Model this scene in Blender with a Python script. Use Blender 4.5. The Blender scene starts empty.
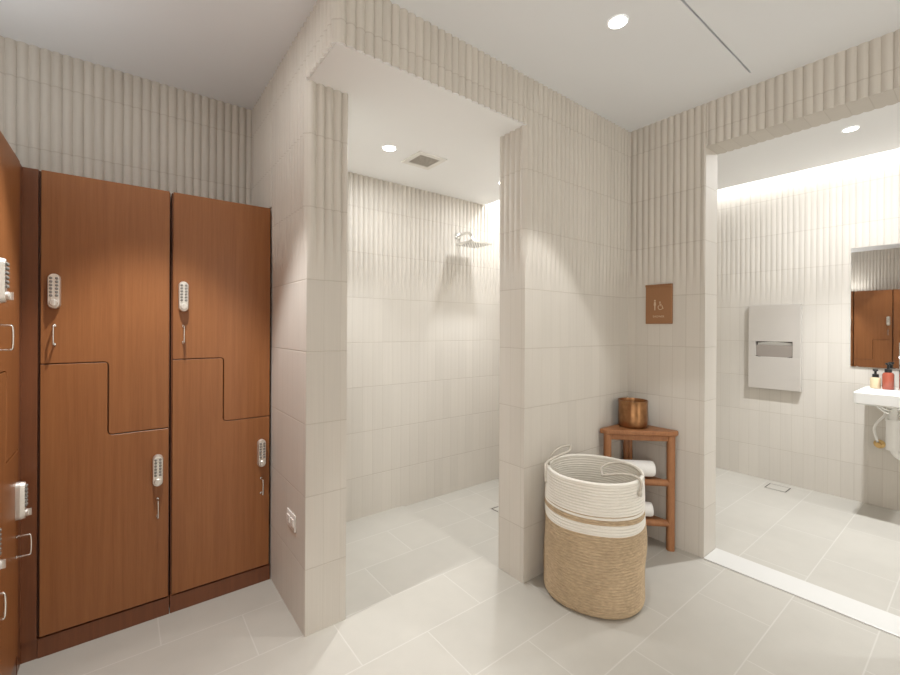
import bpy, bmesh, math, random
from mathutils import Vector, Matrix
random.seed(7)
C = bpy.context.scene
COL = C.collection
PI = math.pi

# ------------------------------------------------------------------ camera, world, exposure
cd = bpy.data.cameras.new('camera'); cam = bpy.data.objects.new('camera', cd); COL.objects.link(cam)
YAW, PITCH, ROLL, FPX, PY = 0.9114, -0.0009, 0.0055, 421.13, 327.85
fw = Vector((math.cos(YAW)*math.cos(PITCH), math.sin(YAW)*math.cos(PITCH), math.sin(PITCH)))
rt = Vector((math.sin(YAW), -math.cos(YAW), 0)); up = rt.cross(fw)
r2 = rt*math.cos(ROLL)+up*math.sin(ROLL); u2 = up*math.cos(ROLL)-rt*math.sin(ROLL)
cam.matrix_world = Matrix(((r2.x, u2.x, -fw.x, 0), (r2.y, u2.y, -fw.y, 0), (r2.z, u2.z, -fw.z, 1.30), (0, 0, 0, 1)))
cd.sensor_width = 36; cd.lens = FPX/900*36; cd.shift_y = -(337.5-PY)/900; cd.clip_start = 0.02
C.camera = cam
w = bpy.data.worlds.new('world'); C.world = w; w.use_nodes = True
w.node_tree.nodes['Background'].inputs[0].default_value = (1, .955, .875, 1)
C.view_settings.view_transform = 'Standard'; C.view_settings.look = 'None'
C.view_settings.gamma = 1; C.view_settings.use_curve_mapping = False
C.view_settings.exposure = 0.14
C.cycles.max_bounces = 10; C.cycles.diffuse_bounces = 7; C.cycles.glossy_bounces = 4
C.cycles.transmission_bounces = 4; C.cycles.caustics_reflective = False; C.cycles.caustics_refractive = False
C.cycles.sample_clamp_indirect = 4.0

WARM = (1.0, 1.0, 0.985); NEUT = (.975, 1.0, 1.02)
SPOT_MAIN, SPOT_LOCK, SPOT_SHOWER, SPOT_WC = 3.7, 11, 4.0, 12.5
FILL_MAIN, FILL_SHOWER, FILL_WC = 0.1, 4.8, 17
COVE_WC, COVE_SHOWER = 16, 8
ADDED_UPLIGHT, WORLD_FILL, FILL_LOCK = 3.4, 2.35, 2.0
BEAM = math.radians(67)
w.node_tree.nodes['Background'].inputs[1].default_value = WORLD_FILL  # uniform world light, added as fill through unseen openings behind the camera

# ------------------------------------------------------------------ dimensions
H = 2.575; S = 2.33                 # main ceiling, soffit
XL, XP = 0.604, 0.785               # partition faces
YB, YK = 2.694, 2.271               # locker wall, locker fronts
YF, YF2 = 1.459, 1.64               # front wall of shower
YE = 1.76                           # free end of partition
XO = 1.612                          # pier end
XR, XR2 = 2.601, 2.765              # right wall faces
YD = 1.0; YD0 = -0.06               # doorway
XW = 4.405                          # far wall
YS = 2.633                          # shower back wall
XFL = -0.305                        # left bank fronts
PITCHU = 0.038

# ------------------------------------------------------------------ materials
def newmat(name):
    m = bpy.data.materials.new(name); m.use_nodes = True
    nt = m.node_tree; b = nt.nodes['Principled BSDF']
    return m, nt, b
def plain(name, col, rough=.5, metal=0., noise=0., scale=20., bump=0., spec=None):
    m, nt, b = newmat(name)
    b.inputs['Base Color'].default_value = (*col, 1); b.inputs['Roughness'].default_value = rough
    b.inputs['Metallic'].default_value = metal
    if spec is not None: b.inputs['Specular IOR Level'].default_value = spec
    N = nt.nodes; L = nt.links
    tc = N.new('ShaderNodeTexCoord'); nz = N.new('ShaderNodeTexNoise'); nz.inputs['Scale'].default_value = scale
    L.new(tc.outputs['Object'], nz.inputs['Vector'])
    if noise:
        mx = N.new('ShaderNodeMix'); mx.data_type = 'RGBA'
        mx.inputs[6].default_value = (*[c*(1-noise) for c in col], 1); mx.inputs[7].default_value = (*[min(1, c*(1+noise)) for c in col], 1)
        L.new(nz.outputs['Fac'], mx.inputs[0]); L.new(mx.outputs[2], b.inputs['Base Color'])
    if bump:
        bp = N.new('ShaderNodeBump'); bp.inputs['Strength'].default_value = bump; bp.inputs['Distance'].default_value = .002
        L.new(nz.outputs['Fac'], bp.inputs['Height']); L.new(bp.outputs['Normal'], b.inputs['Normal'])
    return m
def emit(name, col, s):
    m, nt, b = newmat(name)
    b.inputs['Base Color'].default_value = (.9, .9, .9, 1)
    b.inputs['Emission Color'].default_value = (*col, 1); b.inputs['Emission Strength'].default_value = s
    return m
class NT:
    def __init__(s, nt): s.N = nt.nodes; s.L = nt.links
    def math(s, op, a, b=None, c=None):
        n = s.N.new('ShaderNodeMath'); n.operation = op
        for i, v in enumerate((a, b, c)):
            if v is None: continue
            if isinstance(v, (int, float)): n.inputs[i].default_value = v
            else: s.L.new(v, n.inputs[i])
        return n.outputs[0]
    def mix(s, f, a, b):
        n = s.N.new('ShaderNodeMix'); n.data_type = 'RGBA'
        for i, v in ((0, f), (6, a), (7, b)):
            if isinstance(v, tuple): n.inputs[i].default_value = (*v, 1)
            elif isinstance(v, (int, float)): n.inputs[i].default_value = v
            else: s.L.new(v, n.inputs[i])
        return n.outputs[2]
    def line(s, x, period, phase, width):      # 1 on a joint line
        t = s.math('FRACT', s.math('DIVIDE', s.math('SUBTRACT', x, phase), period))
        d = s.math('MULTIPLY', s.math('MINIMUM', t, s.math('SUBTRACT', 1.0, t)), period)
        n = s.N.new('ShaderNodeMapRange'); n.interpolation_type = 'SMOOTHSTEP'
        s.L.new(d, n.inputs[0]); n.inputs[1].default_value = width*.35; n.inputs[2].default_value = width
        n.inputs[3].default_value = 1; n.inputs[4].default_value = 0
        return n.outputs[0]
TILE = (.625, .588, .535); TGROUT = (.42, .37, .31)
def tile_mat(name, axis, phase, col=TILE, seam=.30):
    m, nt, b = newmat(name); q = NT(nt); N, L = q.N, q.L
    g = N.new('ShaderNodeNewGeometry'); sp = N.new('ShaderNodeSeparateXYZ'); L.new(g.outputs['Position'], sp.inputs[0])
    u = sp.outputs[axis]; z = sp.outputs[2]
    ls = q.line(u, .076, phase, .0022); lz = q.line(z, .305, .279, .0032)
    cb = N.new('ShaderNodeCombineXYZ')
    L.new(q.math('FLOOR', q.math('DIVIDE', q.math('SUBTRACT', u, phase), .076)), cb.inputs[0])
    L.new(q.math('FLOOR', q.math('DIVIDE', q.math('SUBTRACT', z, .279), .305)), cb.inputs[1])
    wn = N.new('ShaderNodeTexWhiteNoise'); L.new(cb.outputs[0], wn.inputs['Vector'])
    mp = N.new('ShaderNodeMapping'); mp.inputs['Scale'].default_value = (260, 260, 3); L.new(g.outputs['Position'], mp.inputs[0])
    nz = N.new('ShaderNodeTexNoise'); nz.inputs['Scale'].default_value = 1; L.new(mp.outputs[0], nz.inputs['Vector'])
    v = q.math('ADD', q.math('MULTIPLY', wn.outputs['Value'], .055), q.math('MULTIPLY', nz.outputs['Fac'], .10))
    v = q.math('ADD', v, .92)
    sc = N.new('ShaderNodeVectorMath'); sc.operation = 'SCALE'; sc.inputs[0].default_value = col; L.new(v, sc.inputs['Scale'])
    c1 = q.mix(q.math('MULTIPLY', ls, seam), sc.outputs[0], TGROUT)
    c2 = q.mix(q.math('MULTIPLY', lz, .42), c1, TGROUT)
    L.new(c2, b.inputs['Base Color']); b.inputs['Roughness'].default_value = .62
    b.inputs['Specular IOR Level'].default_value = .3
    bp = N.new('ShaderNodeBump'); bp.inputs['Strength'].default_value = .5; bp.inputs['Distance'].default_value = .002
    hgt = q.math('SUBTRACT', q.math('MULTIPLY', nz.outputs['Fac'], .12), q.math('MAXIMUM', q.math('MULTIPLY', ls, .6), lz))
    L.new(hgt, bp.inputs['Height']); L.new(bp.outputs['Normal'], b.inputs['Normal'])
    return m
def floor_mat(name, px, half, py, phx, phy, col=(.44, .418, .375)):
    m, nt, b = newmat(name); q = NT(nt); N, L = q.N, q.L
    g = N.new('ShaderNodeNewGeometry'); sp = N.new('ShaderNodeSeparateXYZ'); L.new(g.outputs['Position'], sp.inputs[0])
    row = q.math('FLOOR', q.math('DIVIDE', q.math('SUBTRACT', sp.outputs[1], phy), py))
    odd = q.math('FLOORED_MODULO', row, 2.0)
    x = q.math('SUBTRACT', sp.outputs[0], q.math('MULTIPLY', q.math('SUBTRACT', 1.0, odd), half))
    lx = q.line(x, px, phx, .0036); ly = q.line(sp.outputs[1], py, phy, .0036)
    ln = q.math('MAXIMUM', lx, ly)
    cb = N.new('ShaderNodeCombineXYZ'); L.new(row, cb.inputs[1])
    L.new(q.math('FLOOR', q.math('DIVIDE', q.math('SUBTRACT', x, phx), px)), cb.inputs[0])
    wn = N.new('ShaderNodeTexWhiteNoise'); L.new(cb.outputs[0], wn.inputs['Vector'])
    nz = N.new('ShaderNodeTexNoise'); nz.inputs['Scale'].default_value = 9; nz.inputs['Detail'].default_value = 8
    L.new(g.outputs['Position'], nz.inputs['Vector'])
    nf = N.new('ShaderNodeTexNoise'); nf.inputs['Scale'].default_value = 220; L.new(g.outputs['Position'], nf.inputs['Vector'])
    v = q.math('ADD', q.math('MULTIPLY', wn.outputs['Value'], .035), q.math('ADD', q.math('MULTIPLY', nz.outputs['Fac'], .10), q.math('MULTIPLY', nf.outputs['Fac'], .05)))
    v = q.math('ADD', v, .91)
    sc = N.new('ShaderNodeVectorMath'); sc.operation = 'SCALE'; sc.inputs[0].default_value = col; L.new(v, sc.inputs['Scale'])
    L.new(q.mix(q.math('MULTIPLY', ln, .5), sc.outputs[0], (.58, .565, .53)), b.inputs['Base Color'])
    b.inputs['Roughness'].default_value = .42; b.inputs['Specular IOR Level'].default_value = .35
    bp = N.new('ShaderNodeBump'); bp.inputs['Strength'].default_value = .25; bp.inputs['Distance'].default_value = .001
    L.new(q.math('SUBTRACT', nf.outputs['Fac'], ln), bp.inputs['Height']); L.new(bp.outputs['Normal'], b.inputs['Normal'])
    return m
def wood_mat(name, lo, hi, scale=(55, 55, 1.6), rough=.33):
    m, nt, b = newmat(name); q = NT(nt); N, L = q.N, q.L
    g = N.new('ShaderNodeNewGeometry'); mp = N.new('ShaderNodeMapping'); mp.inputs['Scale'].default_value = scale
    L.new(g.outputs['Position'], mp.inputs[0])
    a = N.new('ShaderNodeTexNoise'); a.inputs['Scale'].default_value = 1; a.inputs['Detail'].default_value = 5; a.inputs['Distortion'].default_value = .4
    L.new(mp.outputs[0], a.inputs['Vector'])
    f = N.new('ShaderNodeTexNoise'); f.inputs['Scale'].default_value = 7; f.inputs['Detail'].default_value = 3; L.new(mp.outputs[0], f.inputs['Vector'])
    k = q.math('ADD', q.math('MULTIPLY', a.outputs['Fac'], .65), q.math('MULTIPLY', f.outputs['Fac'], .35))
    r = N.new('ShaderNodeMapRange'); L.new(k, r.inputs[0]); r.inputs[1].default_value = .34; r.inputs[2].default_value = .66
    L.new(q.mix(r.outputs[0], lo, hi), b.inputs['Base Color'])
    b.inputs['Roughness'].default_value = rough
    bp = N.new('ShaderNodeBump'); bp.inputs['Strength'].default_value = .08; bp.inputs['Distance'].default_value = .001
    L.new(f.outputs['Fac'], bp.inputs['Height']); L.new(bp.outputs['Normal'], b.inputs['Normal'])
    return m
def weave_mat(name, col, period, dark=.72, fleck=.25, bump=.6):
    m, nt, b = newmat(name); q = NT(nt); N, L = q.N, q.L
    tc = N.new('ShaderNodeTexCoord'); mp = N.new('ShaderNodeMapping'); mp.inputs['Scale'].default_value = (45, 45, 210)
    L.new(tc.outputs['Object'], mp.inputs[0])
    nz = N.new('ShaderNodeTexNoise'); nz.inputs['Scale'].default_value = 1; nz.inputs['Detail'].default_value = 3; L.new(mp.outputs[0], nz.inputs['Vector'])
    lo = N.new('ShaderNodeTexNoise'); lo.inputs['Scale'].default_value = 7; L.new(tc.outputs['Object'], lo.inputs['Vector'])
    v = q.math('ADD', 1-fleck*.75, q.math('ADD', q.math('MULTIPLY', nz.outputs['Fac'], fleck), q.math('MULTIPLY', lo.outputs['Fac'], fleck*.5)))
    sc = N.new('ShaderNodeVectorMath'); sc.operation = 'SCALE'; sc.inputs[0].default_value = col; L.new(v, sc.inputs['Scale'])
    L.new(sc.outputs[0], b.inputs['Base Color']); b.inputs['Roughness'].default_value = .9; b.inputs['Specular IOR Level'].default_value = .1
    bp = N.new('ShaderNodeBump'); bp.inputs['Strength'].default_value = bump; bp.inputs['Distance'].default_value = .003
    L.new(nz.outputs['Fac'], bp.inputs['Height']); L.new(bp.outputs['Normal'], b.inputs['Normal'])
    return m

M_TY = tile_mat('ribbed_tile_along_y', 1, .874)
M_TX = tile_mat('ribbed_tile_along_x', 0, XL, seam=.14)
M_FLOOR = floor_mat('porcelain_floor', .605, .3025, .2955, .125, 0.0)
M_PAN = floor_mat('shower_floor_tile', .2955, 0.0, .2955, 1.617, .135)
M_CEIL = plain('ceiling_paint', (.84, .865, .895), .85, noise=.01, scale=3)
M_CEILW = plain('white_ceiling_paint', (.90, .91, .92), .85, noise=.01, scale=3)
M_WOOD = wood_mat('cherry_veneer', (.255, .093, .028), (.325, .127, .041), rough=.42)
M_WOODD = wood_mat('dark_cherry_plinth', (.150, .050, .020), (.20, .070, .028))
M_GAP = plain('dark_recess', (.03, .018, .012), .8)
M_TEAK = wood_mat('teak', (.27, .108, .040), (.38, .168, .068), (30, 30, 8), .45)
M_CHROME = plain('chrome', (.82, .82, .80), .12, 1.)
M_SATIN = plain('satin_nickel', (.82, .79, .74), .38, .75, noise=.05, scale=60)
M_STEEL = plain('brushed_stainless', (.66, .63, .595), .45, .55, noise=.03, scale=4)
M_DARKST = plain('dark_steel', (.10, .09, .08), .5, .6)
M_WHITE = plain('white_ceramic', (.84, .84, .82), .18)
M_MARBLE = plain('white_marble', (.60, .592, .57), .3, noise=.03, scale=6)
M_PLAST = plain('white_plastic', (.80, .79, .76), .35)
M_BUTTON = plain('grey_buttons', (.22, .21, .19), .5)
M_COTTON = weave_mat('white_cotton_rope', (.80, .77, .71), .01, fleck=.10, bump=.35)
M_JUTE = weave_mat('jute_rope', (.49, .375, .25), .01, fleck=.8, bump=.8)
M_TOWEL = plain('white_terry', (.86, .85, .83), .95, noise=.04, scale=150, bump=.6)
M_BRONZE = plain('bronze_plaque', (.33, .165, .078), .42, .25, noise=.08, scale=5)
M_INLAY = plain('pale_inlay', (.62, .47, .33), .5, .2)
M_COPPER = plain('aged_copper', (.36, .185, .085), .30, .9, noise=.5, scale=30)
M_BLACK = plain('black_plastic', (.02, .02, .02), .35)
M_CREAM = plain('cream_soap', (.64, .52, .34), .25)
M_RED = plain('red_soap', (.36, .085, .05), .2)
M_BRASS = plain('brass', (.65, .45, .2), .3, 1.)
M_GRILLE = plain('grey_grille', (.46, .43, .39), .7)
M_ROPE = plain('cotton_cord', (.50, .46, .40), .9, noise=.2, scale=200, bump=.5)
M_LAMP = emit('downlight_lens', (1, .96, .90), 9)
M_LED = emit('led_strip', (1, .96, .9), 6)
m, nt, b = newmat('mirror_silver'); b.inputs['Base Color'].default_value = (.88, .88, .86, 1); b.inputs['Metallic'].default_value = 1; b.inputs['Roughness'].default_value = .015
M_MIRROR = m

# ------------------------------------------------------------------ mesh builder
class MB:
    def __init__(s): s.v = []; s.f = []; s.m = []
    def add(s, vs, fs, mi=0):
        o = len(s.v); s.v += [tuple(p) for p in vs]
        for f in fs: s.f.append(tuple(i+o for i in f)); s.m.append(mi)
    def box(s, x0, x1, y0, y1, z0, z1, mi=0):
        s.add([(x0, y0, z0), (x1, y0, z0), (x1, y1, z0), (x0, y1, z0), (x0, y0, z1), (x1, y0, z1), (x1, y1, z1), (x0, y1, z1)],
              [(0, 3, 2, 1), (4, 5, 6, 7), (0, 1, 5, 4), (1, 2, 6, 5), (2, 3, 7, 6), (3, 0, 4, 7)], mi)
    def prism(s, poly, f0, f1, mi=0):           # poly: points mapped by f0 / f1 to 3-D (front and back)
        n = len(poly); s.add([f0(p) for p in poly]+[f1(p) for p in poly],
            [tuple(range(n)), tuple(range(2*n-1, n-1, -1))]+[(i, i+n, (i+1) % n+n, (i+1) % n) for i in range(n)], mi)
    def lathe(s, c, prof, seg=32, mi=0, axis=2, caps=True):
        vs = []
        for r, h in prof:
            for k in range(seg):
                a = 2*PI*k/seg; p = (r*math.cos(a), r*math.sin(a), h)
                if axis == 0: p = (p[2], p[0], p[1])
                if axis == 1: p = (p[1], p[2], p[0])
                vs.append((c[0]+p[0], c[1]+p[1], c[2]+p[2]))
        n = len(prof); fs = [(j*seg+k, j*seg+(k+1) % seg, (j+1)*seg+(k+1) % seg, (j+1)*seg+k) for j in range(n-1) for k in range(seg)]
        if caps: fs += [tuple(range(seg-1, -1, -1)), tuple((n-1)*seg+k for k in range(seg))]
        s.add(vs, fs, mi)
    def tube(s, pts, r, seg=10, mi=0, sub=6):
        P = [Vector(p) for p in pts]
        if len(P) > 2 and sub:                 # Catmull-Rom
            Q = [P[0]]+P+[P[-1]]; R = []
            for i in range(1, len(Q)-2):
                for j in range(sub):
                    t = j/sub; a, b_, c, d = Q[i-1], Q[i], Q[i+1], Q[i+2]
                    R.append(.5*((2*b_)+(c-a)*t+(2*a-5*b_+4*c-d)*t*t+(3*b_-a-3*c+d)*t**3))
            R.append(P[-1]); P = R
        vs = []; n = len(P); nrm = None
        for i, p in enumerate(P):
            t = (P[min(i+1, n-1)]-P[max(i-1, 0)]).normalized()
            if nrm is None: nrm = t.orthogonal().normalized()
            nrm = (nrm-t*nrm.dot(t)).normalized(); bn = t.cross(nrm)
            rr = r(i/(n-1)) if callable(r) else r
            for k in range(seg):
                a = 2*PI*k/seg; vs.append(p+nrm*(rr*math.cos(a))+bn*(rr*math.sin(a)))
        fs = [(j*seg+k, j*seg+(k+1) % seg, (j+1)*seg+(k+1) % seg, (j+1)*seg+k) for j in range(n-1) for k in range(seg)]
        fs += [tuple(range(seg-1, -1, -1)), tuple((n-1)*seg+k for k in range(seg))]
        s.add(vs, fs, mi)
    def build(s, name, mats, parent=None, smooth=False, bevel=0, seg=2, recalc=True):
        me = bpy.data.meshes.new(name); me.from_pydata(s.v, [], s.f)
        if not isinstance(mats, (list, tuple)): mats = [mats]
        for k in mats: me.materials.append(k)
        me.polygons.foreach_set('material_index', s.m)
        if recalc:
            bm = bmesh.new(); bm.from_mesh(me); bmesh.ops.recalc_face_normals(bm, faces=bm.faces); bm.to_mesh(me); bm.free()
        if smooth:
            me.polygons.foreach_set('use_smooth', [True]*len(me.polygons))
        o = bpy.data.objects.new(name, me); COL.objects.link(o)
        if smooth and smooth != 'all':
            me.set_sharp_from_angle(angle=math.radians(38))
        if parent: o.parent = parent
        if bevel:
            bv = o.modifiers.new('bevel', 'BEVEL'); bv.width = bevel; bv.segments = seg; bv.limit_method = 'ANGLE'; bv.angle_limit = math.radians(40)
        return o
    # ribbed tile sheet: plane axis=const, facing sgn, running u0..u1 and z0..z1
    def ribs(s, axis, const, sgn, u0, u1, z0, z1, phase, depth=.012, mi=0, n=10, cap=None):
        us = {round(u0, 5), round(u1, 5)}; k = math.ceil((u0-phase)/PITCHU*n)
        while phase+k*PITCHU/n < u1: us.add(round(phase+k*PITCHU/n, 5)); k += 1
        us = sorted(u for u in us if u0 <= u <= u1+1e-6)
        zs = [z0]+[z for z in (1.50, 1.56, 1.62, 1.68, 1.74, 1.80) if z0 < z < z1]+[z1]
        def d(u, z):
            f = min(max((z-1.50)/.28, 0), 1); f = f*f*(3-2*f)
            e = min(1, (u-u0)/.006, (u1-u)/.006)
            return depth*f*max(e, 0)*abs(math.sin(PI*(u-phase)/PITCHU))**.9
        vs = []
        for z in zs:
            for u in us:
                c = const+sgn*d(u, z); vs.append((c, u, z) if axis == 0 else (u, c, z))
        N = len(us); fs = []
        for j in range(len(zs)-1):
            for i in range(N-1):
                q = (j*N+i, j*N+i+1, (j+1)*N+i+1, (j+1)*N+i)
                fs.append(q if (axis == 0) == (sgn > 0) else q[::-1])
        s.add(vs, fs, mi); o_ = len(vs); fs = []
        for row in (0, len(zs)-1):              # close the scalloped edge back to the plane
            o = len(vs); vs += [((const, u, zs[row]) if axis == 0 else (u, const, zs[row])) for u in us]
            for i in range(N-1):
                q = (row*N+i, o+i, o+i+1, row*N+i+1)
                flip = ((axis == 0) == (sgn > 0)) ^ (row != 0)
                fs.append(q if not flip else q[::-1])
        base = len(s.v)-o_; s.v += [tuple(p) for p in vs[o_:]]
        for f in fs: s.f.append(tuple(i+base for i in f)); s.m.append(mi if cap is None else cap)

def thing(name, label, cat, loc=(0, 0, 0), rotz=0, group=None):
    o = bpy.data.objects.new(name, None); COL.objects.link(o); o.empty_display_size = .05
    o.location = loc; o.rotation_euler = (0, 0, rotz); return tag(o, label, cat, group)
def tag(o, label, cat, group=None, kind=None):
    o['label'] = label; o['category'] = cat
    if group: o['group'] = group
    if kind: o['kind'] = kind
    return o
def struct(o, label=None, cat=None):
    o['kind'] = 'structure'
    if label: o['label'] = label; o['category'] = cat
    return o
def copy_tree(o, parent=None):
    c = o.copy(); COL.objects.link(c); c.parent = parent
    for ch in list(o.children): copy_tree(ch, c)
    return c

# ------------------------------------------------------------------ setting: floors
YN = -1.9                            # near end of the room, behind the camera
b = MB(); XB = XFL-.42
b.box(XB-.1, XO+.005, YN-.1, YB+.1, -.12, 0); b.box(XO+.005, XR2+.001, YN-.1, YF2, -.12, 0)
b.box(XR2+.001, XW+.1, YN-.1, 2.1, -.12, 0)
struct(b.build('floor', M_FLOOR), 'pale beige porcelain tiled floor', 'floor')
b = MB(); b.box(XO+.005, XR2-.02, YF2, YB, -.12, -.011)
struct(b.build('floor_shower', M_PAN), 'slightly lowered small tiled shower floor', 'floor')

# walls (boxes behind, ribbed tile sheets in front)
b = MB(); b.ribs(1, YB, -1, XB, XL, 1.92, H, XL); b.box(XB-.1, XL+.05, YB+.0005, YB+.1, 0, H)
struct(b.build('wall_back', M_TX, smooth=True, recalc=False), 'ribbed beige tile wall above the wooden lockers', 'wall')
b = MB(); b.ribs(0, XL, -1, YE, YK-.003, 0, H, YE, mi=0); b.ribs(0, XL, -1, YK-.003, YB, 1.915, H, YE, mi=0)
b.ribs(1, YE, -1, XL, XP, 0, S, XL, mi=1)
b.box(XL+.0005, XP, YE+.0005, YB-.01, 0, H, 0)
struct(b.build('wall_partition', [M_TY, M_TX], smooth=True, recalc=False), 'ribbed tile partition between lockers and shower', 'wall')
# header over the shower opening, with the flat white soffit and shower ceiling
b = MB(); b.ribs(0, XL, -1, YF, YE, S, H, YE, mi=0, cap=2); b.ribs(1, YF, -1, XL, XO, S, H, XL, mi=1, cap=2)
b.box(XL+.0005, XO, YF+.0005, YF2, S+.001, H, 1); b.box(XL+.0005, XP, YF2, YE, S+.001, H, 0)
struct(b.build('wall_header', [M_TY, M_TX, M_CEILW], smooth=True, recalc=False), 'ribbed tile header wrapping the corner over the shower opening', 'wall')
b = MB(); b.ribs(1, YF, -1, XO, XR, 0, H, XL, mi=1); b.ribs(0, XO, -1, YF, YF2, 0, S, YF, mi=0)
b.box(XO+.0005, XR2, YF+.0005, YF2, 0, H, 1)
struct(b.build('wall_pier', [M_TY, M_TX], smooth=True, recalc=False), 'ribbed tile wall right of the shower opening', 'wall')
b = MB(); PR = .874
b.ribs(0, XR, -1, YD, YF, 0, H, PR, depth=.0085); b.ribs(0, XR, -1, YD0, YD, S, H, PR, depth=.0085); b.ribs(0, XR, -1, YN, YD0, 0, H, PR)
b.box(XR+.0005, XR2, YD, YF, 0, H); b.box(XR+.0005, XR2, YD0, YD, S, H); b.box(XR+.0005, XR2, YN, YD0, 0, H)
b.ribs(0, XR2, 1, YD0, YD, S, H, PR)
struct(b.build('wall_right', M_TY, smooth=True, recalc=False), 'ribbed tile wall with the wide doorway and a bronze sign', 'wall')
b = MB(); b.ribs(1, YS, -1, XP, XR2-.06, -.01, S+.24, XL, depth=.0155); b.box(XP, XR2, YS+.0005, YS+.1, -.1, H)
struct(b.build('wall_shower_back', M_TX, smooth=True, recalc=False), 'ribbed tile wall at the back of the shower', 'wall')
b = MB(); b.box(XR2-.06, XR2, YF2, YS+.05, -.1, H)
struct(b.build('wall_shower_side', M_TY), 'tiled side wall of the shower', 'wall')
b = MB(); b.ribs(0, XW, -1, YN, 2.1, 0, H+.2, PR, depth=.005); b.box(XW+.0005, XW+.1, YN-.1, 2.2, 0, H+.2)
struct(b.build('wall_far', M_TY, smooth=True, recalc=False), 'ribbed tile wall of the washroom beyond the doorway', 'wall')
b = MB(); b.box(XR2, XW, 2.1, 2.2, 0, H)
struct(b.build('wall_washroom_side', M_TX), 'tiled side wall of the washroom', 'wall')
b = MB(); b.ribs(0, XB, 1, .30, YB, 1.92, H, PR); b.ribs(0, XB, 1, YN, .30, 2.35, H, PR); b.box(XB-.1, XB-.0005, .30, YB+.1, 0, H)
b.box(XB-.1, XB-.0005, YN-.1, .30, 2.35, H); b.box(XB-.1, XB-.0005, YN-.1, YN+.15, 0, 2.35)  # unseen opening below this header, added to let world fill light in
struct(b.build('wall_left', M_TY, smooth=True, recalc=False), 'ribbed tile wall behind the left lockers', 'wall')
b = MB(); b.ribs(1, YN, 1, XB, 1.15, 0, H, XL)
b.ribs(1, YN, 1, 2.1, XR, 0, H, XL); b.ribs(1, YN, 1, 1.15, 2.1, 2.35, H, XL); b.box(XB-.1, 1.15, YN-.1, YN-.0005, 0, H); b.box(2.1, XW+.1, YN-.1, YN-.0005, 0, H); b.box(1.15, 2.1, YN-.1, YN-.0005, 2.35, H)  # unseen gap in the near wall, added so world fill light enters
struct(b.build('wall_near', M_TX, smooth=True, recalc=False), 'ribbed tile wall behind the viewer', 'wall')

# ceilings
b = MB(); SL = .745; sh = .004
b.box(XB-.1, XR2, YN-.1, SL-sh, H, H+.1); b.box(XB-.1, XR2, SL+sh, YB+.1, H, H+.1)
b.box(2.46, XR2, SL-sh, SL+sh, H, H+.1); b.box(XB-.1, .3, SL-sh, SL+sh, H, H+.1); b.box(.3, 2.46, SL-sh, SL+sh, H+.06, H+.1)
struct(b.build('ceiling', M_CEIL), 'flat grey white ceiling with a thin dark joint', 'ceiling')
b = MB(); XC = 2.39
b.box(XL+.001, XO-.001, YF+.001, YF2, S-.001, S+.02); b.box(XL+.001, XP, YF2, YE-.001, S-.001, S+.02)
b.box(XP, XC, YF2, YS, S-.001, S+.05); b.box(XC-.02, XC, YF2, YS, S+.05, H-.03)
o = struct(b.build('ceiling_shower', M_CEILW), 'low white ceiling of the shower', 'ceiling')
b = MB(); GAP = .105
b.box(XR2, XW-GAP, YN, 2.1, H, H+.1); b.box(XW-GAP, XW, YN, 2.1, H+.16, H+.2)
struct(b.build('ceiling_washroom', M_CEILW), 'white washroom ceiling stopping short of the far wall', 'ceiling')
# threshold
b = MB(); b.box(XR-.008, XR2+.008, YD0+.002, YD-.002, -.02, .007)
struct(b.build('trim_1', M_MARBLE, bevel=.002), 'white marble threshold across the doorway', 'threshold')

# ------------------------------------------------------------------ downlights and coves
def spot(x, y, z, power, col=WARM, ang=BEAM, blend=.16, parent=None, r=.03):
    l = bpy.data.lights.new('spot', 'SPOT'); l.energy = power*10; l.color = col; l.spot_size = ang; l.spot_blend = blend; l.shadow_soft_size = r
    o = bpy.data.objects.new('lamp_beam', l); COL.objects.link(o); o.location = (x, y, z)
    if parent: o.parent = parent
    return o
def disk(x, y, z, power, col=WARM, size=.07, parent=None):
    l = bpy.data.lights.new('disk', 'AREA'); l.shape = 'DISK'; l.size = size; l.energy = power; l.color = col
    o = bpy.data.objects.new('lamp_glow', l); COL.objects.link(o); o.location = (x, y, z)
    if parent: o.parent = parent
    return o
def downlight(x, y, z, label, sp, fl, col=WARM, r=.036, ang=BEAM):
    t = thing('recessed_downlight', label, 'ceiling light', (x, y, z), group='recessed downlights')
    b = MB(); b.lathe((0, 0, 0), [(r+.006, -.0005), (r+.006, -.002), (r+.001, -.003), (r, -.002), (r, -.0005)], 40, caps=False)
    b.build('trim_ring', M_CEILW, t, smooth=True)
    b = MB(); b.lathe((0, 0, 0), [(r, -.0005), (r, -.003), (r*.6, -.0036), (.001, -.0038)], 40)
    b.build('lens', M_LAMP, t, smooth=True)
    spot(0, 0, -.02, sp, col, ang, .42 if abs(ang-math.radians(64)) < .01 else .16 if ang < 1.2 else .8, parent=t); disk(0, 0, -.012, fl, col, r*2, parent=t)
    return t
downlight(1.62, .962, H, 'round recessed downlight in the main ceiling near the corner', SPOT_MAIN, FILL_MAIN)
downlight(1.203, 2.131, S-.001, 'round recessed downlight in the shower ceiling beside the square vent', SPOT_SHOWER, FILL_SHOWER, NEUT, ang=math.radians(76))
downlight(2.13, 2.13, S-.001, 'round recessed downlight in the shower ceiling, hidden behind the pier edge', SPOT_SHOWER, FILL_SHOWER, NEUT, ang=math.radians(76))
downlight(3.647, .56, H, 'round recessed downlight in the washroom ceiling beyond the doorway', SPOT_WC, FILL_WC, NEUT, ang=math.radians(84))
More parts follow.
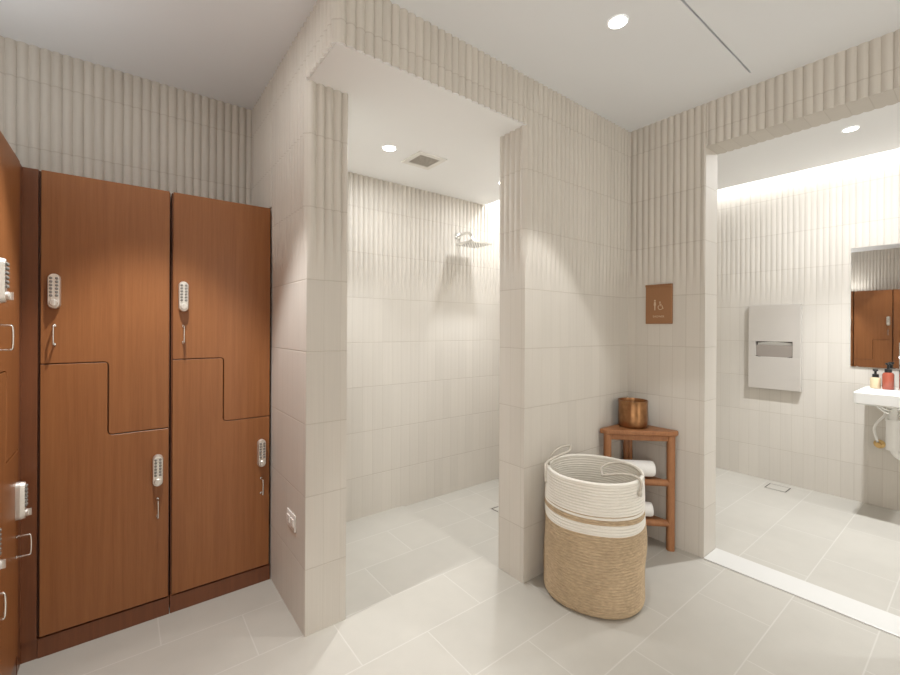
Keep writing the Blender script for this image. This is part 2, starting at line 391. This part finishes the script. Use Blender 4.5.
# lockers' downlight read from its wall scallop; the next three added as fill
downlight(.10, 1.72, H, 'round recessed downlight above the frame over the lockers', SPOT_LOCK, FILL_LOCK, ang=math.radians(64))
downlight(1.62, -.45, H, 'added fill downlight behind the viewer, doorway side', SPOT_MAIN*.4, FILL_MAIN)
downlight(.0, .95, H, 'added fill downlight above the viewer, locker side', SPOT_MAIN*.7, FILL_MAIN, ang=math.radians(52))
downlight(3.647, -.8, H, 'added fill downlight in the washroom, outside the frame', SPOT_WC*.6, FILL_WC*.6, NEUT, ang=math.radians(84))
def cove(name, label, loc, length, power, vert=False):
    t = thing(name, label, 'light strip', loc)
    b = MB(); b.box(-.006, .006, -length/2, length/2, 0, .012); b.build('diffuser', M_LED, t)
    b = MB(); b.box(-.010, .010, -length/2, length/2, .012, .018); b.build('channel', M_SATIN, t)
    l = bpy.data.lights.new('led', 'AREA'); l.shape = 'RECTANGLE'; l.size = .03; l.size_y = length; l.energy = power; l.color = NEUT
    o = bpy.data.objects.new('strip_glow', l); COL.objects.link(o); o.parent = t; o.location = (0, 0, -.004)
    return t
cove('led_strip', 'led strip hidden in the slot above the washroom far wall', (XW-GAP*.5, (YN+2.1)/2, H+.138), 3.9, COVE_WC)
cove('led_strip', 'led strip hidden in the slot at the right end of the shower ceiling', (2.56, (YF2+YS)/2, H-.06), .92, COVE_SHOWER)

t = thing('added_uplight', 'added fill uplight strip lying on top of the left locker row, out of sight', 'light strip', (-.58, 1.75, 1.9055))  # unseen lamp, added to brighten the ceiling on the left
b = MB(); b.box(-.03, .03, -.5, .5, 0, .012); b.build('channel', M_SATIN, t)
l = bpy.data.lights.new('uplight', 'AREA'); l.shape = 'RECTANGLE'; l.size = .05; l.size_y = 1.0; l.energy = ADDED_UPLIGHT; l.color = WARM
o = bpy.data.objects.new('added_uplight_glow', l); COL.objects.link(o); o.parent = t; o.location = (0, 0, .016); o.rotation_euler = (PI, 0, 0)

# ------------------------------------------------------------------ lockers
UW, UH, UD = .43, 1.905, .415
def arc(cx, cy, r, a0, a1, n=6): return [(cx+r*math.cos(a0+(a1-a0)*k/n), cy+r*math.sin(a0+(a1-a0)*k/n)) for k in range(n+1)]
def lock_mesh():
    b = MB(); hw, hh = .0192, .069; R = hw
    poly = arc(0, hh-R, R, 0, PI, 12)+arc(0, -hh+R, R, PI, 2*PI, 12)
    sm = [(x*.86, z*.955) for x, z in poly]
    b.prism(poly, lambda p: (p[0], -.012, p[1]), lambda p: (p[0], 0, p[1]))
    n = len(poly)
    b.add([(x, -.012, z) for x, z in poly]+[(x, -.024, z) for x, z in sm], [(i, (i+1) % n, n+(i+1) % n, n+i) for i in range(n)]+[tuple(n+i for i in range(n))])
    for r in range(6):
        for s in (-1, 1):
            b.lathe((s*.0085, -.024, .050-r*.0135), [(.0052, 0), (.0052, -.004), (.0035, -.0055)], 10, 1, axis=1)
    b.lathe((0, -.024, -.046), [(.0135, 0), (.0135, -.006), (.011, -.009)], 20, 0, axis=1)
    b.box(-.003, .003, -.040, -.030, -.058, -.034, 0)
    return b
def pull_mesh():
    b = MB(); h = .037
    b.tube([(0, 0, h), (0, -.030, h), (0, -.038, h-.008), (0, -.038, -h+.008), (0, -.030, -h), (0, 0, -h)], .0032, 8, sub=5)
    for s in (-1, 1): b.lathe((0, 0, s*h), [(.006, 0), (.006, -.003), (.004, -.004)], 12, axis=1)
    return b
def make_locker(label):
    t = thing('locker_unit', label, 'locker', group='wooden lockers')
    b = MB(); b.box(.002, UW-.002, .022, UD, .0, UH); b.build('carcass', M_WOODD, t)
    b = MB(); b.box(.001, UW-.001, .004, .0225, 0, .076); b.build('plinth', M_WOODD, t, bevel=.0015)
    g = .0065; x0, x1, z0, z1 = g, UW-g, .084, UH; xm, za, zb, r, hg = .212, 1.148, .842, .018, .0022
    upper = [(x0, z1), (x0, za+hg), ]+arc(xm+hg-r, za+hg-r, r, PI/2, 0)[0:]+arc(xm+hg+r*.6, zb+hg+r*.6, r*.6, PI, 1.5*PI)+[(x1, zb+hg), (x1, z1)]
    lower = [(x0, z0), (x1, z0), (x1, zb-hg)]+arc(xm-hg+r, zb-hg+r, r, 1.5*PI, PI)+arc(xm-hg-r*.6, za-hg-r*.6, r*.6, 0, PI/2)+[(x0, za-hg)]
    for poly, lx, lz, px_, pz in ((upper, .046, 1.434, .046, 1.262), (lower, UW-.046, .661, UW-.046, .495)):
        b = MB(); b.prism(poly, lambda p: (p[0], 0, p[1]), lambda p: (p[0], .0195, p[1]))
        d = b.build('door', M_WOOD, t, bevel=.0012, seg=1)
        k = lock_mesh().build('keypad_lock', [M_SATIN, M_BUTTON], d, smooth=True); k.location = (lx, 0, lz)
        q = pull_mesh().build('pull_handle', M_CHROME, d, smooth='all'); q.location = (px_, 0, pz)
    return t
lk = make_locker('wooden locker on the back wall, left of the pair, with z shaped door split')
lk.location = (-.262, YK, 0)
l2 = copy_tree(lk); l2.location = (XL-.4345, YK, 0)
l2['label'] = 'wooden locker on the back wall beside the tiled partition'
for k, lab in enumerate(('wooden locker of the left row nearest the corner, seen edge on',
                         'wooden locker of the left row, second from the corner',
                         'wooden locker of the left row reflected in the washroom mirror',
                         'wooden locker of the left row, fourth from the corner, outside the frame')):
    c = copy_tree(lk); c.rotation_euler = (0, 0, PI/2); c.location = (XFL, 2.212-UW*(k+1), 0); c['label'] = lab
b = MB(); b.box(XFL-.02, XFL-.003, 2.215, YK+.018, .0, UH); b.box(XFL-.003, -.2635, YK+.004, YK+.02, 0.078, UH); b.box(XFL-.003, -.2605, YK+.021, YK+.05, 0.0, UH); b.box(XFL-.003, -.2605, YK+.008, YK+.024, 0, .076)
struct(b.build('trim_2', M_WOODD), 'dark wooden corner filler between the two locker rows', 'filler panel')

# ------------------------------------------------------------------ outlet
t = thing('wall_outlet', 'white electrical outlet low on the partition wall', 'outlet', (XL, 1.937, .428))
b = MB(); b.box(-.006, 0, -.058, .058, -.0375, .0375); b.build('cover_plate', M_PLAST, t, bevel=.003)
for s in (-1, 1):
    b = MB(); b.box(-.010, -.006, s*.026-.020, s*.026+.020, -.0165, .0165, 0)
    for dz in (-.006, .006): b.box(-.0105, -.0099, s*.026-.006, s*.026+.004, dz-.0012, dz+.0012, 1)
    b.build('socket', [M_PLAST, M_BUTTON], t, bevel=.0015, seg=1)

# ------------------------------------------------------------------ sign
t = thing('wall_sign', 'bronze accessible shower sign on the tile wall above the corner shelf', 'sign', (XR, 1.2575, 1.4505))
HW, HH = .081, .121
b = MB(); b.box(-.010, 0, -HW, HW, -HH, HH); b.build('plaque', M_BRONZE, t, bevel=.002)
b = MB(); b.box(-.016, 0, -HW, HW, HH-.014, HH); b.build('top_lip', M_BRONZE, t, bevel=.002)
def sx(p, d=0): return (-.0102-d, -p[0]*.74, p[1]*.74-.008)     # sign faces -x; to the reader, right is -y
b = MB()
def flat(poly): b.prism(poly, lambda p: sx(p, .0012), lambda p: sx(p, 0))
flat(arc(-.030, .040, .0075, 0, 2*PI, 16)[:-1])
flat([(-.036, .030), (-.024, .030), (-.020, .0), (-.025, .0), (-.0265, -.040), (-.0335, -.040), (-.035, .0), (-.040, .0)])
b.build('person_symbol', M_INLAY, t)
b = MB()
flat(arc(.012, .026, .006, 0, 2*PI, 14)[:-1])
b.tube([sx((.012, .018), .001), sx((.013, -.004), .001), sx((.030, -.004), .001), sx((.036, -.026), .001), sx((.042, -.024), .001)], .0025, 6, sub=0)
b.tube([sx((.013, .008), .001), sx((.026, .008), .001)], .0022, 6, sub=0)
b.tube([sx(p, .001) for p in arc(.016, -.016, .019, PI*.72, PI*2.02, 18)], .0022, 6, sub=0)
b.build('wheelchair_symbol', M_INLAY, t)
fc = bpy.data.curves.new('t', 'FONT'); fc.body = 'SHOWER'; fc.size = .017; fc.extrude = .0006; fc.align_x = 'CENTER'
fo = bpy.data.objects.new('t', fc); COL.objects.link(fo)
me = bpy.data.meshes.new_from_object(fo.evaluated_get(bpy.context.evaluated_depsgraph_get())); bpy.data.objects.remove(fo)
lo = bpy.data.objects.new('lettering', me); COL.objects.link(lo); me.materials.clear(); me.materials.append(M_INLAY)
lo.parent = t; lo.location = (-.0108, 0, -.082); lo.rotation_euler = (PI/2, 0, -PI/2)

# ------------------------------------------------------------------ shower: vent, head, drain
t = thing('ceiling_vent', 'square exhaust vent in the shower ceiling', 'vent', (1.458, 2.152, S-.001))
b = MB(); a, c = .102, .070
for x0, x1, y0, y1 in ((-a, a, -a, -c), (-a, a, c, a), (-a, -c, -c, c), (c, a, -c, c)): b.box(x0, x1, y0, y1, -.008, 0)
b.build('frame', M_PLAST, t, bevel=.002)
b = MB(); b.box(-c, c, -c, c, -.0025, 0)
for k in range(9): b.box(-c, c, -c+.004+k*.0155, -c+.010+k*.0155, -.006, -.0025)
b.build('grille', M_GRILLE, t)
t = thing('shower_head', 'square chrome rain shower head on the shower back wall', 'shower head', (2.115, YS-.005, 2.03))
b = MB(); b.lathe((0, 0, 0), [(.032, -.001), (.032, -.006), (.024, -.014), (.014, -.018)], 28, axis=1); b.build('wall_rose', M_CHROME, t, smooth=True)
b = MB(); b.tube([(0, -.01, 0), (0, -.06, .006), (0, -.12, .006), (0, -.16, -.018), (0, -.18, -.07)], .0105, 14); b.build('arm', M_CHROME, t, smooth='all')
b = MB(); hz = -.10
b.lathe((0, -.182, hz+.016), [(.017, 0), (.017, .012), (.012, .022)], 20); b.build('swivel', M_CHROME, t, smooth=True)
b = MB(); b.box(-.1, .1, -.29, -.09, hz, hz+.016)
for i in range(7):
    for j in range(7): b.lathe((-.075+i*.025, -.265+j*.025, hz), [(.004, 0), (.003, -.003)], 8, 1)
b.build('spray_plate', [M_CHROME, M_BUTTON], t, bevel=.003)
def drain(label, x, y, z, ang=0):
    t = thing('floor_drain', label, 'drain', (x, y, z), ang, 'tile insert floor drains')
    b = MB(); a = .076
    for x0, x1, y0, y1 in ((-a, a, -a, -a+.003), (-a, a, a-.003, a), (-a, -a+.003, -a, a), (a-.003, a, -a, a)): b.box(x0, x1, y0, y1, .0003, .0016)
    b.build('frame', M_STEEL, t)
    b = MB(); b.box(-a+.003, a-.003, -a+.003, a-.003, .0003, .0008); b.build('slot', M_DARKST, t)
    b = MB(); b.box(-a+.012, a-.012, -a+.012, a-.012, .0006, .0018); b.build('tile_insert', M_FLOOR, t)
drain('small square drain in the lowered shower floor', 2.178, 2.15, -.011)
drain('square tile insert drain in the washroom floor', 4.242, 1.078, 0)

# ------------------------------------------------------------------ basket
def make_basket():
    t = thing('laundry_basket', 'tall woven rope laundry basket, white above and jute below, on the floor', 'basket', (1.853, 1.215, 0))
    HB = .60; NC = 46; seg = 120; per = 4; rows = NC*per
    ca = math.atan2(.6125, -.7905)         # direction to image left
    def R(a, z):
        f = z/HB
        r = .240-.008*f+.006*math.sin(PI*f)
        if z < .035: r -= .030*(1-math.sqrt(max(0, 1-((.035-z)/.035)**2)))
        c, s = abs(math.cos(a-.35)), abs(math.sin(a-.35)); e = 2.12
        r *= ((c**e+s**e)**(-1/e))*.958
        r += .0045*math.sin(3*a+9*f)*(1-f)+.003*math.sin(5*a-14*f+1)*math.sin(PI*f)
        return r
    sb = [(.445, .457), (.432, .4365)]
    def band(z):
        if z < .375: return 1
        if .425 <= z < .447 or .4575 <= z < .4635: return 1
        return 0
    b = MB(); vs = []
    for j in range(rows+1):
        z = HB*j/rows; bump = .0052*abs(math.sin(PI*j/per))
        for k in range(seg):
            a = 2*PI*k/seg; r = R(a, z)+bump; vs.append((r*math.cos(a), r*math.sin(a), max(z, .0008)))
    fs = {0: [], 1: []}
    for j in range(rows):
        zc = HB*(j+.5)/rows
        for k in range(seg): fs[band(zc)].append((j*seg+k, j*seg+(k+1) % seg, (j+1)*seg+(k+1) % seg, (j+1)*seg+k))
    o0 = len(b.v); b.v += vs
    for mi in (0, 1):
        for f in fs[mi]: b.f.append(f); b.m.append(mi)
    b.f.append(tuple(range(seg-1, -1, -1))); b.m.append(1)
    b.build('woven_side', [M_COTTON, M_JUTE], t, smooth='all', recalc=False)
    b = MB(); vs = []
    for j in range(rows+1):
        z = .02+(HB-.02)*j/rows; bump = .0026*abs(math.sin(PI*j/per))
        for k in range(seg):
            a = 2*PI*k/seg; r = R(a, z)-.010-bump; vs.append((r*math.cos(a), r*math.sin(a), z))
    b.add(vs, [(j*seg+k, (j+1)*seg+k, (j+1)*seg+(k+1) % seg, j*seg+(k+1) % seg) for j in range(rows) for k in range(seg)]+[tuple(range(seg))])
    b.build('lining', M_COTTON, t, smooth='all', recalc=False)
    b = MB(); vs = []; ns = 10
    for k in range(seg):
        a = 2*PI*k/seg; r = R(a, HB)-.004
        for q in range(ns):
            bb = 2*PI*q/ns; rr = r+.0095*math.cos(bb); vs.append((rr*math.cos(a), rr*math.sin(a), HB+.0085*math.sin(bb)))
    b.add(vs, [(k*ns+q, ((k+1) % seg)*ns+q, ((k+1) % seg)*ns+(q+1) % ns, k*ns+(q+1) % ns) for k in range(seg) for q in range(ns)])
    b.build('rim', M_COTTON, t, smooth='all')
    # rope handles through the rim
    ox, oy = 1.853, 1.215
    def loc(p): return (p[0]-ox, p[1]-oy, p[2])
    b = MB()
    b.tube([loc(p) for p in ((1.607, 1.315, .56), (1.617, 1.325, .612), (1.645, 1.34, .640), (1.715, 1.325, .664), (1.80, 1.325, .672), (1.865, 1.36, .682))], .0062, 10)
    b.tube([loc(p) for p in ((1.72, 1.385, .47), (1.71, 1.38, .58), (1.70, 1.365, .645), (1.74, 1.36, .678), (1.80, 1.36, .688), (1.865, 1.36, .682))], .0050, 10)
    b.build('handle', M_ROPE, t, smooth='all')
    b = MB()
    b.tube([loc(p) for p in ((1.853, .978, .555), (1.857, .975, .60), (1.855, 1.00, .622), (1.83, 1.06, .622), (1.785, 1.125, .606))], .0058, 10)
    b.tube([loc(p) for p in ((1.785, 1.125, .606), (1.835, 1.16, .628), (1.90, 1.135, .642), (1.925, 1.08, .645), (1.935, 1.03, .628), (1.94, 1.005, .59))], .0058, 10)
    b.lathe(loc((1.852, .978, .552)), [(.008, -.012), (.010, 0), (.007, .012)], 12)
    b.build('handle', M_ROPE, t, smooth='all')
make_basket()

# ------------------------------------------------------------------ corner shelf
LA, LB, LC = (2.292, 1.412), (2.545, 1.158), (2.565, 1.425)
t = thing('corner_shelf', 'triangular teak corner shelf of three tiers in the tiled corner', 'shelf', (2.48, 1.34, 0))
ox, oy = 2.48, 1.34
TH = .70
def rleg(x, y, w_, h):
    b = MB(); r = w_*.32; c = w_/2-r
    poly = arc(c, c, r, 0, PI/2, 4)+arc(-c, c, r, PI/2, PI, 4)+arc(-c, -c, r, PI, 1.5*PI, 4)+arc(c, -c, r, 1.5*PI, 2*PI, 4)
    ang = math.radians(45); ca, sa = math.cos(ang), math.sin(ang)
    poly = [(px_*ca-py_*sa+x-ox, px_*sa+py_*ca+y-oy) for px_, py_ in poly]
    b.prism(poly, lambda p: (p[0], p[1], .0006), lambda p: (p[0], p[1], h))
    return b
for (x, y), w_ in ((LA, .042), (LB, .042), (LC, .032)):
    rleg(x, y, w_, TH-.028).build('leg', M_TEAK, t, smooth=True)
rleg(2.525, 1.428, .026, TH-.028).build('leg', M_TEAK, t, smooth=True)
def tri(off, cut=.0):
    A = Vector((LA[0]-.030, 1.447)); A2 = Vector((LA[0]-.028, 1.402)); B2 = Vector((2.538, LB[1]-.030)); B = Vector((2.588, LB[1]-.026)); Cc = Vector((2.589, 1.447))
    return [(p.x-ox, p.y-oy) for p in (A, A2, B2, B, Cc)]
b = MB(); d_ = Vector((LB[0]-LA[0], LB[1]-LA[1], 0)).normalized(); n_ = Vector((-d_.y, d_.x, 0))*.012
for P_, Q_, z0_, z1_ in ((Vector((LA[0]-ox, LA[1]-oy, 0)), Vector((LB[0]-ox, LB[1]-oy, 0)), TH-.062, TH-.031),):
    b.prism([(P_+n_)[:2], (Q_+n_)[:2], (Q_-n_)[:2], (P_-n_)[:2]], lambda p: (p[0], p[1], z0_), lambda p: (p[0], p[1], z1_))
b.build('apron', M_TEAK, t, bevel=.004)
b = MB(); b.prism(tri(0), lambda p: (p[0], p[1], TH-.030), lambda p: (p[0], p[1], TH)); b.build('top', M_TEAK, t, bevel=.008, seg=3)
for zz in (.392, .155):
    A, B_ = Vector((LA[0]-ox, LA[1]-oy, zz)), Vector((LB[0]-ox, LB[1]-oy, zz))
    b = MB(); b.tube([A, B_], .020, 14, sub=0); b.build('front_rail', M_TEAK, t, smooth=True)
    b = MB()
    nrm = Vector((-1, -1)).normalized()
    poly = [(LA[0]-ox+.004, LA[1]-oy+.004), (LB[0]-ox+.004, LB[1]-oy+.004), (2.572-ox, LB[1]-oy+.01), (2.572-ox, 1.43-oy), (LA[0]-ox+.02, 1.43-oy)]
    b.prism(poly, lambda p: (p[0], p[1], zz-.018), lambda p: (p[0], p[1], zz+.002)); b.build('shelf_board', M_TEAK, t, bevel=.002)
# towels: rolled, lying across each shelf
def rolled_towel(label, ctr, length, r, yaw, loops=3.2):
    t = thing('rolled_towel', label, 'towel', ctr, yaw, 'rolled white towels on the corner shelf')
    b = MB(); n = 90; th = r/(loops+.6); pts = []
    for k in range(n+1):
        a = loops*2*PI*k/n; rr = r-th*.5-th*.92*(loops*2*PI-a)/(2*PI); rr = max(rr, .004)
        pts.append((rr, a-PI*.4))
    vs = []; fs = []
    prof = [(rr+th*.42, a) for rr, a in pts]+[(max(rr-th*.42, .001), a) for rr, a in reversed(pts)]
    m_ = len(prof); xs = [-length/2, -length/2+.012, 0, length/2-.012, length/2]
    sq = [.93, 1, 1.015, 1, .93]
    for x, s_ in zip(xs, sq):
        for rr, a in prof: vs.append((x, math.cos(a)*rr*s_*1.08, r+math.sin(a)*rr*s_*.97))
    for j in range(len(xs)-1):
        for i in range(m_): fs.append((j*m_+i, j*m_+(i+1) % m_, (j+1)*m_+(i+1) % m_, (j+1)*m_+i))
    h = m_//2
    for j in (0, len(xs)-1):
        for i in range(h-1): fs.append((j*m_+i, j*m_+i+1, j*m_+m_-2-i, j*m_+m_-1-i))
    b.add(vs, fs); b.build('towel_roll', M_TOWEL, t, smooth='all')
    return t
rolled_towel('rolled white towel on the middle tier of the teak corner shelf', (2.415, 1.322, .413), .235, .055, -PI/4)
rolled_towel('rolled white towel on the lowest tier of the teak corner shelf', (2.412, 1.325, .176), .225, .050, -PI/4)

# copper vessel
t = thing('copper_pot', 'hammered copper pot standing on top of the teak corner shelf', 'pot', (2.470, 1.352, TH))
b = MB(); seg = 48; prof = [(.070, .0008), (.080, .003), (.0875, .014), (.089, .05), (.089, .10), (.0885, .150), (.090, .163), (.0905, .168), (.0865, .168), (.0845, .160), (.084, .02), (.0, .018)]
vs = []
for r, z in prof:
    for k in range(seg):
        a = 2*PI*k/seg; rr = r+(.0011*math.sin(k*2.9+z*260) if .02 < z < .15 and r > .086 else 0); vs.append((.94*rr*math.cos(a), .94*rr*math.sin(a), z*.97))
b.add(vs, [(j*seg+k, j*seg+(k+1) % seg, (j+1)*seg+(k+1) % seg, (j+1)*seg+k) for j in range(len(prof)-1) for k in range(seg)]+[tuple(range(seg-1, -1, -1))])
b.build('body', M_COPPER, t, smooth=True, recalc=False)
b = MB(); b.lathe((0, 0, .010), [(.077, .105), (.077, .128), (.02, .130), (.001, .130)], 40); b.build('wax', plain('dark_wax', (.30, .18, .09), .35), t, smooth=True)

# ------------------------------------------------------------------ washroom: dispenser, mirror, sink, bottles
t = thing('towel_dispenser', 'stainless paper towel dispenser cabinet on the washroom far wall', 'dispenser', (XW, 1.142, .79))
W2, HT, D = .182, .72, .045
b = MB()
s0, s1 = .285, .405                     # slot heights
b.box(-D, -.001, -W2, W2, 0, s0-.012); b.box(-D, -.001, -W2, W2, s1, HT)
b.box(-D, -.001, -W2, -.128, s0-.012, s1); b.box(-D, -.001, .128, W2, s0-.012, s1)
b.build('cabinet', M_STEEL, t, bevel=.002)
b = MB(); b.box(-.012, -.002, -.128, .128, s0-.012, s1); b.build('slot_back', M_DARKST, t)
b = MB(); n = 16
lip = [(-.128+.256*k/n, s0-.006-.022*(1-((2*k/n-1)**2))) for k in range(n+1)]
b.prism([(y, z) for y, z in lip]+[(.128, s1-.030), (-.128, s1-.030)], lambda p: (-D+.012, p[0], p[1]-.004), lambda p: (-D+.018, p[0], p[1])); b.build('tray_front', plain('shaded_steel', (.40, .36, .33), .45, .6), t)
b = MB(); b.prism([(y, z+.026) for y, z in lip]+[(y, z+.031) for y, z in reversed(lip)], lambda p: (-D+.002, p[0], p[1]-.026), lambda p: (-D+.012, p[0], p[1]-.026)); b.build('tray_edge', M_DARKST, t)
b = MB(); n = 14
pp = [(-.118+.236*k/n, .004+.010*math.sin(PI*k/n)) for k in range(n+1)]
b.prism(pp+[(.118, -.03), (-.118, -.03)], lambda p: (-D+.024, p[0], s1-.016+p[1]), lambda p: (-.012, p[0], s1-.034+p[1])); b.build('paper_towels', M_TOWEL, t)
t = thing('wall_mirror', 'frameless mirror above the sink reflecting the wooden lockers', 'mirror', (XW, .334, 1.02))
b = MB(); b.box(-.004, -.001, -.332, .332, .002, .899); b.build('backing', M_SATIN, t)
b = MB(); b.box(-.009, -.004, -.334, .334, 0, .901); b.build('glass', M_MIRROR, t)
t = thing('washroom_sink', 'white wall hung ceramic sink under the mirror', 'sink', (XW, .315, .79))
b = MB(); SW, SD, SH = .273, .455, .085
ring = lambda x0, x1, y0, y1, r: arc(x1-r, y1-r, r, 0, PI/2, 5)+arc(x0+r, y1-r, r, PI/2, PI, 5)+arc(x0+r, y0+r, r, PI, 1.5*PI, 5)+arc(x1-r, y0+r, r, 1.5*PI, 2*PI, 5)
r0 = ring(-SD+.02, -.001, -SW+.02, SW-.02, .02); r1 = ring(-SD, -.001, -SW, SW, .02); r2_ = ring(-SD+.004, -.001, -SW+.004, SW-.004, .02)
r3 = ring(-SD+.022, -.13, -SW+.025, SW-.025, .03); r4 = ring(-SD+.06, -.16, -SW+.06, SW-.06, .04)
n = len(r0); vs = [(*p, 0) for p in r0]+[(*p, .012) for p in r1]+[(*p, SH-.004) for p in r1]+[(*p, SH) for p in r2_]+[(*p, SH-.002) for p in r3]+[(*p, .02) for p in r4]
b.add(vs, [(j*n+i, j*n+(i+1) % n, (j+1)*n+(i+1) % n, (j+1)*n+i) for j in range(5) for i in range(n)]+[tuple(range(n-1, -1, -1)), tuple(5*n+i for i in range(n))])
b.build('basin', M_WHITE, t, smooth=True)
b = MB(); b.tube([(-.26, .10, 0), (-.26, .10, -.05)], .02, 16, sub=0)
b.tube([(-.26, .10, -.05), (-.26, .10, -.25), (-.26, .085, -.33), (-.26, .04, -.355), (-.26, 0, -.33), (-.26, -.01, -.25)], .022, 14)
b.tube([(-.26, .10, -.10), (-.26, .10, -.31)], .036, 18, sub=0); b.build('trap', M_PLAST, t, smooth=True)
b = MB(); b.tube([(-.30, .16, -.012), (-.29, .13, -.035), (-.27, .10, -.04), (-.26, .06, -.02)], .006, 10); b.tube([(-.28, .19, -.004), (-.26, .13, -.06), (-.26, .06, -.07)], .008, 10); b.build('linkage', M_CHROME, t, smooth='all')
b = MB(); b.tube([(-.20, .13, -.02), (-.19, .15, -.09), (-.14, .19, -.15), (-.07, .215, -.22), (-.045, .20, -.31)], .008, 10)
b.tube([(-.20, .10, -.03), (-.19, .14, -.12), (-.18, .09, -.15)], .008, 10); b.build('supply_hose', M_PLAST, t, smooth='all')
b = MB(); b.lathe((-.001, .195, -.33), [(.032, 0), (.032, -.004), (.014, -.012), (.014, -.05), (.017, -.052), (.017, -.066)], 20, axis=0); b.build('stop_valve', M_BRASS, t, smooth=True)
b = MB(); b.lathe((-.095, .066, SH-.001), [(.030, 0), (.030, .006), (.024, .010), (.024, .335), (.022, .338)], 28)
b.tube([(-.095, .066, SH+.245), (-.20, .066, SH+.262), (-.25, .066, SH+.238)], .012, 12); b.build('faucet', M_CHROME, t, smooth=True)
def bottle(label, x, y, rx, h, mat, top):
    t = thing('soap_bottle', label, 'bottle', (x, y, .8752), 0, 'soap pump bottles')
    b = MB(); b.lathe((0, 0, 0), [(rx*.92, 0), (rx, .004), (rx, h*.86), (rx*.85, h*.95), (rx*.45, h)], 24); b.build('body', mat, t, smooth=True)
    b = MB(); b.lathe((0, 0, h), [(rx*.62, 0), (rx*.62, .022), (rx*.25, .024), (rx*.25, top-.014), (rx*.5, top-.013), (rx*.5, top)], 18)
    b.tube([(0, 0, h+top-.007), (-.035, 0, h+top-.009)], .005, 8, sub=0); b.build('pump', M_BLACK, t, smooth=True)
    return t
bottle('cream soap bottle with black pump on the sink, left of the red one', 4.335, .525, .029, .080, M_CREAM, .058)
bottle('red soap bottle with black pump beside the faucet', 4.325, .459, .031, .122, M_RED, .066)
